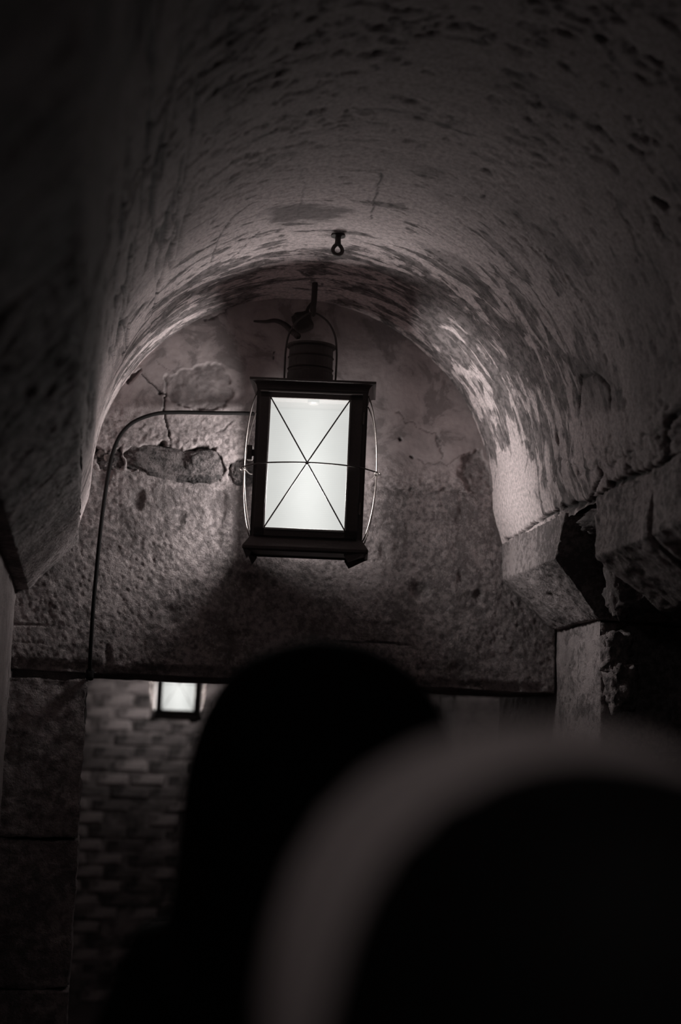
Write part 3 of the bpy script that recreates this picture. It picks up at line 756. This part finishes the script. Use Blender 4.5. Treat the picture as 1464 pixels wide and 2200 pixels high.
# power cable down the wall
cpx = [(546, 889, 3.965), (520, 888, 3.975), (450, 887, 3.978), (380, 886, 3.98), (335, 889, 3.975), (290, 905, 3.97), (262, 930, 3.965), (246, 962, 3.96), (236, 1000, 3.95), (226, 1060, 3.935), (217, 1130, 3.92), (208, 1220, 3.915), (200, 1310, 3.925), (195, 1390, 3.95), (193, 1440, 3.98), (193, 1458, 4.02)]
pts = spline([at(*p) for p in cpx], 8)
cab = thing('power_cable', tuple(at(193, 1458, 4.02)), 'black power cable curving from the lantern down the left of the end wall', 'cable')
V, F = tube_arr(pts, .0056, 10); V = [tuple(np.array(v) - at(193, 1458, 4.02)) for v in V]
MB().add(V, F).obj('cable', M['cable'], cab, smooth=True)
e = at(193, 1449, 3.985) - at(193, 1458, 4.02)
boulder('tape_knot', tuple(e), (.011, .012, .016), M['cable'], cab, 77, .3, 3)
# bolts holding the cable
for (px, py, lab, yy) in ((231, 984, 'round bolt head pinning the black cable to the end wall', 3.972), (216, 975, 'small bolt head beside the vault edge, left of the cable bolt', 3.975)):
    p = at(px, py, yy); b = thing('wall_bolt', p, lab, 'bolt', 'bolts by the cable')
    m = MB(); m.lathe([(.009, -.006), (.011, -.002), (.010, .004), (.005, .006)], 14); o = m.obj('bolt_head', M['wire'], b); o.rotation_euler = (R(90), 0, 0)
    m = MB(); m.lathe([(.004, -.04), (.004, .0)], 10); o = m.obj('shank', M['rust'], b); o.rotation_euler = (R(90), 0, 0)

# ------------------------------------------------------------------ people
def skin_obj(name, nodes, edges, mat, parent, sub=2, root=0):
    me = bpy.data.meshes.new(name); me.from_pydata([n[:3] for n in nodes], edges, []); me.update()
    o = link(name, me, mat, parent, False)
    sk = o.modifiers.new('skin', 'SKIN'); sk.use_smooth_shade = True
    for v, n in zip(me.skin_vertices[0].data, nodes):
        v.radius = (n[3], n[4] if len(n) > 4 else n[3]); v.use_root = False
    me.skin_vertices[0].data[root].use_root = True
    ss = o.modifiers.new('sub', 'SUBSURF'); ss.levels = sub; ss.render_levels = sub
    return o
def head_mesh(scale=1.0):
    bm = bmesh.new(); bmesh.ops.create_uvsphere(bm, u_segments=48, v_segments=32, radius=1)
    for v in bm.verts:
        x, y, z = v.co
        X = x * .076; Y = y * .096; Z = z * .112
        if z < 0: X *= 1 - .30 * (-z) ** 1.4; Y *= 1 - .10 * (-z)
        if y > .3: # face side (+Y)
            f = (y - .3) / .7
            Y += .016 * math.exp(-(x / .16) ** 2 - ((z + .10) / .22) ** 2) * f + .010 * math.exp(-(x / .13) ** 2 - ((z + .22) / .10) ** 2) * f
            Y -= .007 * (math.exp(-((abs(x) - .38) / .16) ** 2 - ((z - .06) / .12) ** 2))
            Y += .005 * math.exp(-(x / .3) ** 2 - ((z + .50) / .07) ** 2) - .003 * math.exp(-(x / .25) ** 2 - ((z + .42) / .03) ** 2)
            Y += .006 * math.exp(-(x / .25) ** 2 - ((z + .80) / .14) ** 2)
        v.co = (X * scale, Y * scale, Z * scale)
    for s in (-1, 1):
        r = bmesh.ops.create_uvsphere(bm, u_segments=12, v_segments=8, radius=1)
        for v in r['verts']: v.co = (s * .078 * scale + v.co.x * .010 * scale, -.004 * scale + v.co.y * .017 * scale, -.004 + v.co.z * .030 * scale)
    me = bpy.data.meshes.new('head'); bm.to_mesh(me); bm.free(); return me
def shell(name, mat, parent, center, prof, seg=48, rot=0, noise=.004, seed=1, lean=0, front_open=0):
    """Lathe-like elliptical cover: prof of (rx, ry, dy, z). front_open cuts a face opening on the +Y side."""
    V = []; n = seg
    for rx, ry, dy, z in prof:
        for i in range(n):
            a = 2 * math.pi * i / n; V.append((rx * math.cos(a) + lean * z, dy + ry * math.sin(a), z))
    V = np.array(V); V += noise * np.stack([fbm(V, 12, seed + k, 3) for k in range(3)], 1)
    F = []
    for k in range(len(prof) - 1):
        for i in range(n):
            am = (2 * math.pi * (i + .5) / n); zz = (prof[k][3] + prof[k + 1][3]) / 2
            if front_open and math.sin(am) > .62 and front_open[0] < zz < front_open[1]: continue
            a, b = k * n + i, k * n + (i + 1) % n; F.append([a, b, b + n, a + n])
    F.append(list(range((len(prof) - 1) * n, len(prof) * n)))
    me = bpy.data.meshes.new(name); me.from_pydata((V + np.array(center)).tolist(), [], F); me.update()
    o = link(name, me, mat, parent)
    so = o.modifiers.new('thick', 'SOLIDIFY'); so.thickness = .006; so.offset = 1
    ss = o.modifiers.new('sub', 'SUBSURF'); ss.levels = 1; ss.render_levels = 1
    return o
def person(loc, H, label, group, rz=0, shoulders=.19, mcoat='cloth', mhood='cloth2', hood=1.0, hx=0.0, hs=1.0):
    root = thing('person', loc, label, 'person', group); root.rotation_euler = (0, 0, rz)
    k = H / 1.67; zh = H - .112 * hs - .02                     # centre of the head
    hip = .90 * k; sh = 1.33 * k
    N = [(0, 0, hip, .12, .10), (0, -.01, 1.08 * k, .115, .09), (0, -.015, 1.25 * k, .13, .10), (0, -.01, sh, .10, .08), (hx * .5, .0, sh + .08 * k, .055), (hx, .005, zh - .04, .050)]
    E = [(0, 1), (1, 2), (2, 3), (3, 4), (4, 5)]
    def chain(base, pts):
        p = base
        for q in pts: N.append(q); E.append((p, len(N) - 1)); p = len(N) - 1
        return p
    hands = []
    for s in (-1, 1):
        chain(0, [(s * .09, 0, hip - .06, .085), (s * .10, .01, .50 * k, .058), (s * .10, -.015, .28 * k, .05), (s * .105, -.02, .09, .038), (s * .11, .05, .04, .036), (s * .115, .14, .03, .028)])
        w_ = chain(3, [(s * shoulders * .85, -.01, sh - .01, .058), (s * (shoulders + .015), -.01, sh - .14 * k, .046), (s * (shoulders + .03), -.005, 1.08 * k, .040), (s * (shoulders + .03), .03, .95 * k, .032), (s * (shoulders + .025), .06, .82 * k, .024), (s * (shoulders + .02), .07, .77 * k, .026), (s * (shoulders + .02), .075, .735 * k, .022)])
        for f, (dy, ln) in enumerate(((-.025, .060), (-.008, .072), (.009, .076), (.026, .068))):
            chain(w_, [(s * (shoulders + .018), .075 + dy, .725 * k, .009), (s * (shoulders + .012), .078 + dy, (.725 * k) - ln * .6, .008), (s * (shoulders - .002), .080 + dy, (.725 * k) - ln, .007)])
        chain(w_ - 12 + 0 if False else w_, [(s * (shoulders + .002), .108, .745 * k, .010), (s * (shoulders - .008), .118, .71 * k, .009)])
    body = skin_obj('body', N, E, M['skin'], root)
    hm = head_mesh(hs); ho = link('head', hm, M['skin'], root); ho.location = (hx, .01, zh)
    for s in (-1, 1):
        bm = bmesh.new(); bmesh.ops.create_uvsphere(bm, u_segments=12, v_segments=8, radius=.011 * hs); me2 = bpy.data.meshes.new('eye'); bm.to_mesh(me2); bm.free()
        eo = link('eye', me2, M['eye'], ho); eo.location = (s * .029 * hs, .0765 * hs, .006)
    # jacket and trousers follow the body, cut slightly larger
    JN = [(0, 0, hip - .14, .150, .125), (0, 0, hip, .155, .125), (0, -.01, 1.08 * k, .15, .12), (0, -.015, 1.25 * k, .165, .125), (0, -.01, sh + .005, .12, .095), (hx * .5, .0, sh + .065 * k, .078)]
    JE = [(0, 1), (1, 2), (2, 3), (3, 4), (4, 5)]; N, E = JN, JE
    for s in (-1, 1):
        chain(4, [(s * shoulders * .85, -.01, sh, .078), (s * (shoulders + .018), -.01, sh - .14 * k, .066), (s * (shoulders + .03), -.005, 1.08 * k, .058), (s * (shoulders + .03), .03, .95 * k, .050), (s * (shoulders + .025), .06, .84 * k, .044)])
    skin_obj('jacket', N, E, M[mcoat], root)
    N = [(0, 0, hip + .05, .13, .11)]; E = []
    for s in (-1, 1): chain(0, [(s * .095, 0, hip - .07, .10), (s * .10, .01, .50 * k, .075), (s * .10, -.015, .28 * k, .066), (s * .105, -.02, .07, .06)])
    skin_obj('trousers', N, E, M['cloth'], root)
    for s in (-1, 1):
        skin_obj('shoe', [(s * .105, -.05, .045, .042), (s * .108, .02, .045, .044), (s * .113, .10, .036, .040), (s * .118, .18, .030, .032)], [(0, 1), (1, 2), (2, 3)], M['cloth'], root, 2)
    return root, ho, zh
# farther figure: hood up, back to the camera
p1, h1o, z1 = person((.247, 1.46, 0), 1.665, 'dark person in a rounded hood seen from behind, centre of the picture below the lantern', 'onlookers seen from behind', 0, .160)
zc = 0
shell('hood', M['cloth2'], p1, (0, -.005, z1), [(.205, .15, -.02, -.34), (.170, .14, -.02, -.26), (.146, .135, -.01, -.18), (.132, .135, 0, -.10), (.131, .138, 0, -.03), (.126, .136, 0, .03), (.108, .120, 0, .08), (.075, .085, 0, .115), (.03, .035, 0, .130), (.012, .012, 0, .132)], 40, 0, .010, 3, 0, (-.13, .07))
# nearer figure, right in front of the lens
q2 = at(1215, 1590, .56)
p2, h2o, z2 = person((q2[0], .57, 0), q2[2] + .006, 'nearest person, heavily blurred dark head with a pale cap rim, filling the lower right corner', 'onlookers seen from behind', R(-8))
shell('cap', M['palecloth'], p2, (0, .02, z2), [(.104, .118, 0, -.05), (.113, .124, 0, -.025), (.115, .122, 0, .02), (.104, .112, 0, .070), (.076, .085, 0, .106), (.034, .036, 0, .124), (.010, .012, 0, .126)], 40, 0, .006, 7, 0, (-.10, .03))
shell('hair', M['hair'], p2, (.012, -.03, z2 - .002), [(.128, .11, 0, -.30), (.124, .105, 0, -.20), (.117, .105, 0, -.12), (.111, .105, 0, -.04), (.105, .10, 0, .03), (.094, .09, 0, .068), (.070, .07, 0, .100), (.03, .036, 0, .115), (.010, .012, 0, .117)], 40, 0, .008, 9, 0, (-.34, .06))
